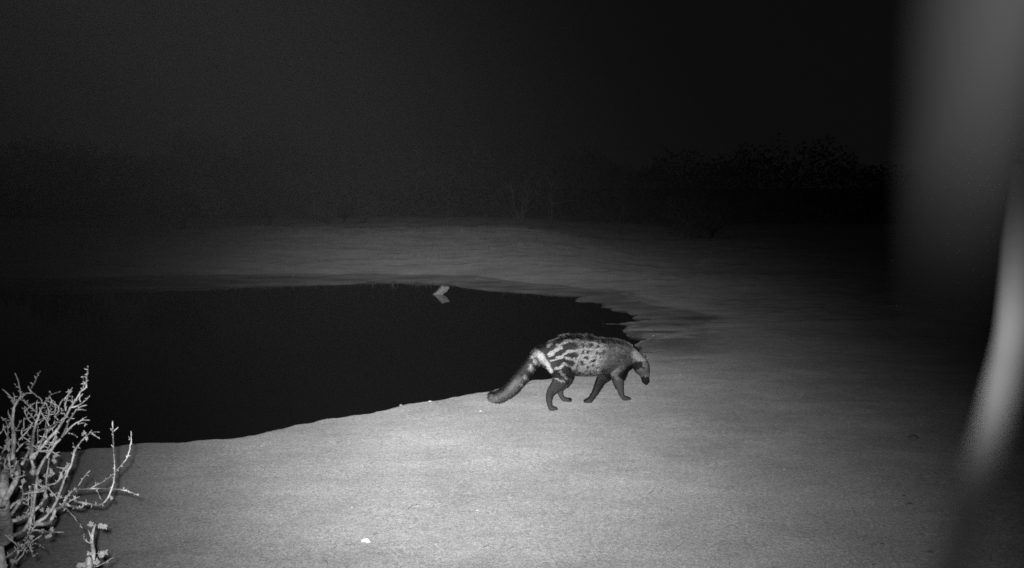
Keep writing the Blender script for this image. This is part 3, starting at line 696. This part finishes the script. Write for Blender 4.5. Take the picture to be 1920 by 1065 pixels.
for i, (px, py, sz, mt, lb) in enumerate([
    (901, 771, 6, M_bone, 'tiny white pebble on bright sand below the civet\'s bushy tail tip'),
    (903, 811, 4, M_stone, 'tiny pale pebble on the sand below the one under the tail'),
    (970, 787, 4, M_stone, 'tiny pale pebble left of the civet\'s planted hind foot'),
    (791, 881, 4, M_stone, 'tiny pale pebble on the sand right of a close pair, below the middle shoreline'),
    (744, 887, 4, M_stone, 'upper one of a close pair of tiny pebbles on the sand'),
    (745, 894, 3.5, M_stone, 'lower one of a close pair of tiny pebbles on the sand'),
    (895, 957, 6, M_bone, 'small bright pebble alone on the sand right of the ragged scrap'),
    (660, 951, 6, M_stone, 'dull pale pebble on the sand above the ragged scrap'),
    (882, 982, 4, M_stone, 'tiny pebble just below the small bright lone pebble'),
    (1005, 896, 5, M_stone, 'small pale pebble on the sand well below the civet\'s belly'),
    (1178, 955, 5, M_stone, 'small pale pebble on the dimmer sand at lower right'),
    (1135, 1022, 5, M_stone, 'small flat pebble near the bottom edge right of centre'),
    (900, 1026, 5, M_bone, 'small white pebble at the bottom edge right of the ragged scrap'),
    (490, 836, 6, M_bone, 'bright pebble on the sand just below the left shoreline'),
    (806, 753, 6, M_bone, 'white pebble poised on the very edge of the near shoreline'),
    (752, 761, 9, M_stone, 'pale flat rock breaking the line of the near shore'),
    (440, 820, 10, M_stone, 'pale flat rock on the left end of the bright shoreline'),
    (1225, 630, 5, M_bone, 'bright pebble on the dark mud at the pond\'s right tip'),
    (1208, 517, 10, M_stone, 'pale rock on the dim far bank right of the pond'),
    (1058, 505, 14, M_stone, 'pale flat rock on the far bank above the pond\'s right end'),
    (742, 404, 12, M_stone, 'faint rock on the crest of the far bank'),
    (1275, 703, 6, M_stone, 'small pale stone on the sand right of the civet\'s nose'),
    (1712, 822, 20, M_darkstone, 'broad low grey stone in the dim ground at far right'),
    (1705, 946, 12, M_darkstone, 'grey stone on dim ground below the broad low one'),
    (1695, 930, 8, M_darkstone, 'small grey stone just above another on the dim right ground'),
    (1745, 1036, 12, M_darkstone, 'grey stone by the bottom edge on the dim right ground'),
    (1655, 1021, 9, M_darkstone, 'grey stone left of the one at the bottom right edge'),
    (1470, 880, 5, M_stone, 'small stone on the middle of the right hand sand'),
    (1395, 560, 8, M_darkstone, 'dim stone on the slope far right of the pond tip')]):
    pebble(px, py, sz, mt, lb, i+1, .45)

# grit and plant litter strewn over the sand
rg = np.random.default_rng(5); NGR = 5200
gy = 2.9+6*rg.random(NGR)**1.5; gx = (rg.random(NGR)-.42)*1.25*gy
zz, ss, _ = terrain(gx, gy); ok_ = (ss > .06) & (vnoise(gx*1.2, gy*1.2, 80)+.4 > rg.random(NGR)*.9); gx, gy, zz = gx[ok_], gy[ok_], zz[ok_]; n_ = len(gx)
oc = np.array([(1, 0, 0), (0, 1, 0), (-1, 0, 0), (0, -1, 0), (0, 0, .6), (0, 0, -.6)], float); of = np.array([(0, 1, 4), (1, 2, 4), (2, 3, 4), (3, 0, 4), (1, 0, 5), (2, 1, 5), (3, 2, 5), (0, 3, 5)])
sz = .0016+.0045*rg.random((n_, 1, 1))**4; an = rg.uniform(0, 6.28, n_); c_, s__ = np.cos(an), np.sin(an)
ov = oc[None]*sz*rg.uniform(.6, 1.3, (n_, 6, 1)); ox = ov[..., 0]*c_[:, None]-ov[..., 1]*s__[:, None]; oy = ov[..., 0]*s__[:, None]+ov[..., 1]*c_[:, None]
Vv = np.stack([ox+gx[:, None], oy+gy[:, None], ov[..., 2]+zz[:, None]+.001], -1).reshape(-1, 3)
Ff = (of[None]+np.arange(n_)[:, None, None]*6).reshape(-1, 3)
grit = mesh_obj('grit', Vv, Ff, simple_mat('grit', .22, .75, 9, detail=1), smooth=False)
tag(grit, 'fine grit and tiny stones strewn over the near sand', 'grit', kind='stuff')
mb = MB(); rt = random.Random(8)
for _ in range(420):
    y_ = 3.0+4.5*rt.random()**1.2; x_ = (rt.random()-.42)*1.15*y_
    z_, s_, _f = terrain(np.array([x_]), np.array([y_]))
    if s_[0] < .08: continue
    a = rt.uniform(0, 3.14); L_ = rt.choice([.012, .02, .03, .045]); p0 = Vector((x_, y_, z_[0]+.002)); d_ = Vector((math.cos(a), math.sin(a), 0))
    mb.tube([p0, p0+d_*L_*.5+Vector((0, 0, .002)), p0+d_*L_+Vector((rt.uniform(-.003, .003), 0, .001))], [.0012, .0011, .0005], 4)
lit_ = mb.build('plant_litter', simple_mat('litter', .08, .6, 5, detail=0)); tag(lit_, 'scraps of twig and dry grass lying on the near sand', 'litter', kind='stuff')

# ------------------------------------------------------------------ plants on the far bank
def twiggy(name, px, py, h, seed, label, cat='shrub', spread=.6, group='dry shrubs on the far bank', lean=0, nst=4, lit=M_farbark, Yd=None):
    rr = random.Random(seed)
    p = GT(px, py) if Yd is None else Vector((P(px, py, Yd).x, Yd, gz(P(px, py, Yd).x, Yd)))
    root_ = empty(name, p); tag(root_, label, cat, group); oo = np.array(root_.location)
    def br(p0, d_, L, r, lev, mb):
        pt = [p0]; dd = d_.copy()
        for i in range(5):
            dd = (dd+Vector((rr.gauss(0, .22), rr.gauss(0, .22), rr.gauss(.03, .15)))).normalized(); pt.append(pt[-1]+dd*L/5)
        mb.tube(pt, [r*(1-.75*i/5) for i in range(6)], 5)
        if lev > 0:
            for _ in range(rr.randrange(3, 6)):
                i = rr.randrange(1, 6); nd = (dd+Vector((rr.uniform(-1, 1), rr.uniform(-1, 1), rr.uniform(-.4, .8)))*.9).normalized()
                br(pt[i], nd, L*rr.uniform(.35, .6), r*.5, lev-1, mb)
    for s_ in range(nst):
        mb = MB(); a = rr.uniform(0, 6.28)
        br(Vector(p)-Vector((0, 0, .03)), Vector((math.cos(a)*spread+lean, math.sin(a)*spread, 1)).normalized(), h*rr.uniform(.7, 1), .018*h, 2, mb)
        mb.build('stem', lit, root_, oo)
    return root_
twiggy('dry_shrub', 972, 424, 1.15, 11, 'faint bare shrub forking upward on the far bank crest, left of the two tallest', spread=.35, nst=4)
twiggy('dry_shrub', 1034, 428, 1.35, 12, 'thin bare shrub leaning right on the far bank crest, beside the forked one', spread=.15, lean=.25, nst=2)
twiggy('dry_shrub', 1165, 440, .7, 13, 'low faint bare shrub at the dim right end of the far bank', spread=.5, nst=3)
twiggy('dry_shrub', 538, 425, .8, 14, 'low faint bare shrub on the dark left part of the far bank', spread=.7, nst=3)
# short dry grass along the bank's crest (nobody could count the blades)
gv = []; gf = []
NB = 26000
bx = rng.uniform(-8, 5, NB); by = rng.uniform(14.0, 23, NB)
keep = (vnoise(bx*1.2, by*.8, 60)+vnoise(bx*5, by*3, 61)*.6+.15 > rng.random(NB)*.9) & (by > 14.5+rng.random(NB)*5)
bx, by = bx[keep], by[keep]; bz = terrain(bx, by)[0]; hB = rng.uniform(.03, .16, len(bx)); an = rng.uniform(0, 6.28, len(bx))
b0 = np.stack([bx, by, bz-.005], -1); sdv = np.stack([np.cos(an), np.sin(an), 0*an], -1)*.005; tipv = b0+np.stack([rng.normal(0, .35, len(bx))*hB, rng.normal(0, .35, len(bx))*hB, hB], -1)
Vb = np.stack([b0-sdv, b0+sdv, tipv], 1).reshape(-1, 3)
tv = []
for c_i in range(70):
    cx, cy = rng.uniform(-6.5, 3.5), rng.uniform(16.4, 21); nb = rng.integers(25, 70)
    px_ = cx+rng.normal(0, .10, nb); py_ = cy+rng.normal(0, .10, nb); pz_ = terrain(px_, py_)[0]; h_ = rng.uniform(.05, .15, nb)*rng.uniform(.5, 1.1)
    lx = rng.normal(0, .45, nb)*h_; q0 = np.stack([px_, py_, pz_-.01], -1)
    tv.append(np.stack([q0-np.array([.006, 0, 0]), q0+np.array([.006, 0, 0]), q0+np.stack([lx, rng.normal(0, .3, nb)*h_, h_], -1)], 1).reshape(-1, 3))
Vb = np.concatenate([Vb]+tv)
grass = mesh_obj('dry_grass', Vb, np.arange(len(Vb)).reshape(-1, 3), M_drygrass, smooth=False)
tag(grass, 'short dry grass tufts strewn over the crest of the far bank', 'grass', kind='stuff')
# dark bushes and a tree beyond the bank
def bush(px, Yd, w, h, seed, label, name='bush', trunk=0.0, dens=1.0, mat=None):
    rr = np.random.default_rng(seed); x = P(px, 400, Yd).x; z0 = gz(x, Yd)
    root_ = empty(name, (x, Yd, z0)); tag(root_, label, 'tree' if trunk else 'bush', 'bushes and trees in the dark beyond the bank'); oo = np.array(root_.location)
    nc = int(26*dens); cs = []
    for _ in range(nc):
        a = rr.uniform(0, 6.28); r = math.sqrt(rr.random())
        cs.append((x+w*.5*r*math.cos(a), Yd+w*.5*r*math.sin(a), z0+trunk+(h-trunk)*(.12+.78*rr.random()*(1-.45*r*r)), w*rr.uniform(.10, .2)))
    n = 110; pts_ = []; 
    for cx, cy, cz, rad in cs:
        q = rr.normal(0, 1, (n, 3)); q /= np.linalg.norm(q, axis=1)[:, None]; q *= rad*rr.uniform(.4, 1.05, (n, 1)); pts_.append(q+np.array([cx, cy, cz]))
    pts_ = np.concatenate(pts_); m2 = len(pts_); a = rr.normal(0, 1, (m2, 3)); b = rr.normal(0, 1, (m2, 3)); a /= np.linalg.norm(a, axis=1)[:, None]; b /= np.linalg.norm(b, axis=1)[:, None]
    s_ = rr.uniform(.025, .055, (m2, 1))*(1+w*.06)
    Vv = np.stack([pts_-a*s_, pts_+b*s_*.5, pts_+a*s_, pts_-b*s_*.5], 1).reshape(-1, 3)
    mesh_obj('crown' if trunk else 'foliage', Vv, np.arange(len(Vv)).reshape(-1, 4), mat or M_farleaf, root_, False, oo)
    mb = MB(); r3 = random.Random(seed); b0_ = Vector((x, Yd, z0-.05)); fork = Vector((x+.1, Yd, z0+max(trunk*.7, .15)))
    mb.tube([b0_, b0_.lerp(fork, .5)+Vector((.04, 0, 0)), fork], [.03*h, .025*h, .02*h], 8)
    for c in cs[::3]:
        e = Vector(c[:3]); mb.tube([fork, fork.lerp(e, .5)+Vector((r3.uniform(-.1, .1), 0, .1)), e], [.014*h, .009*h, .003*h], 5)
    mb.build('trunk' if trunk else 'stem', M_treebark, root_, oo)
bush(335, 24, 2.2, 2.4, 21, 'pale rounded bush in the dark beyond the left part of the bank', dens=1.6, mat=M_drygrass)
bush(500, 29, 2.6, 2.2, 22, 'dim low bush to the right of the pale rounded one')
bush(640, 31, 2.4, 1.7, 23, 'barely visible low bush behind the middle of the far bank')
bush(150, 27, 3.0, 2.6, 24, 'nearly black bush at the far left beyond the pond')
bush(1330, 26, 2.6, 1.8, 25, 'nearly black low bush beyond the right end of the bank')
# an unbroken belt of thorn scrub closing the view: reads as one mass
NS = 130000; rs = np.random.default_rng(77)
bx = rs.uniform(-30, 30, NS); by = rs.uniform(35, 39, NS)
top = 1.75+2.0*(vnoise(bx*.22, by*.2, 70)+.3)+1.1*vnoise(bx*.7, by*.5, 71)+.7*vnoise(bx*2.2, by*2, 72)
bz = terrain(bx, by)[0] + np.maximum(top, .5)*rs.random(NS)**.9
q = np.stack([bx, by, bz], -1); a = rs.normal(0, 1, (NS, 3)); b = rs.normal(0, 1, (NS, 3)); a /= np.linalg.norm(a, axis=1)[:, None]; b /= np.linalg.norm(b, axis=1)[:, None]
s_ = rs.uniform(.035, .09, (NS, 1))
Vv = np.stack([q-a*s_, q+b*s_*.5, q+a*s_, q-b*s_*.5], 1).reshape(-1, 3)
belt = mesh_obj('far_scrub', Vv, np.arange(len(Vv)).reshape(-1, 4), M_farleaf, smooth=False)
tag(belt, 'unbroken dark belt of thorn scrub closing off the night behind the far bank', 'scrub', kind='stuff')

# ------------------------------------------------------------------ thin haze added to veil the dark with a faint glow
hz = mesh_obj('haze', [(x_, y_, z_) for z_ in (-1.6, 12) for y_ in (-6, 60) for x_ in (-40, 40)], [(0, 2, 3, 1), (4, 5, 7, 6), (0, 1, 5, 4), (2, 6, 7, 3), (0, 4, 6, 2), (1, 3, 7, 5)], M_stone, smooth=False)
m, t = new_mat('haze'); o = t.nodes.new('ShaderNodeOutputMaterial'); p = t.nodes.new('ShaderNodeVolumePrincipled')
p.inputs['Density'].default_value = HAZE; p.inputs['Color'].default_value = (.9, .9, .9, 1)
t.links.new(p.outputs[0], o.inputs['Volume']); hz.data.materials.clear(); hz.data.materials.append(m)
tag(hz, kind='stuff', label='thin haze added over the pond and banks as a faint veil of light', cat='haze')
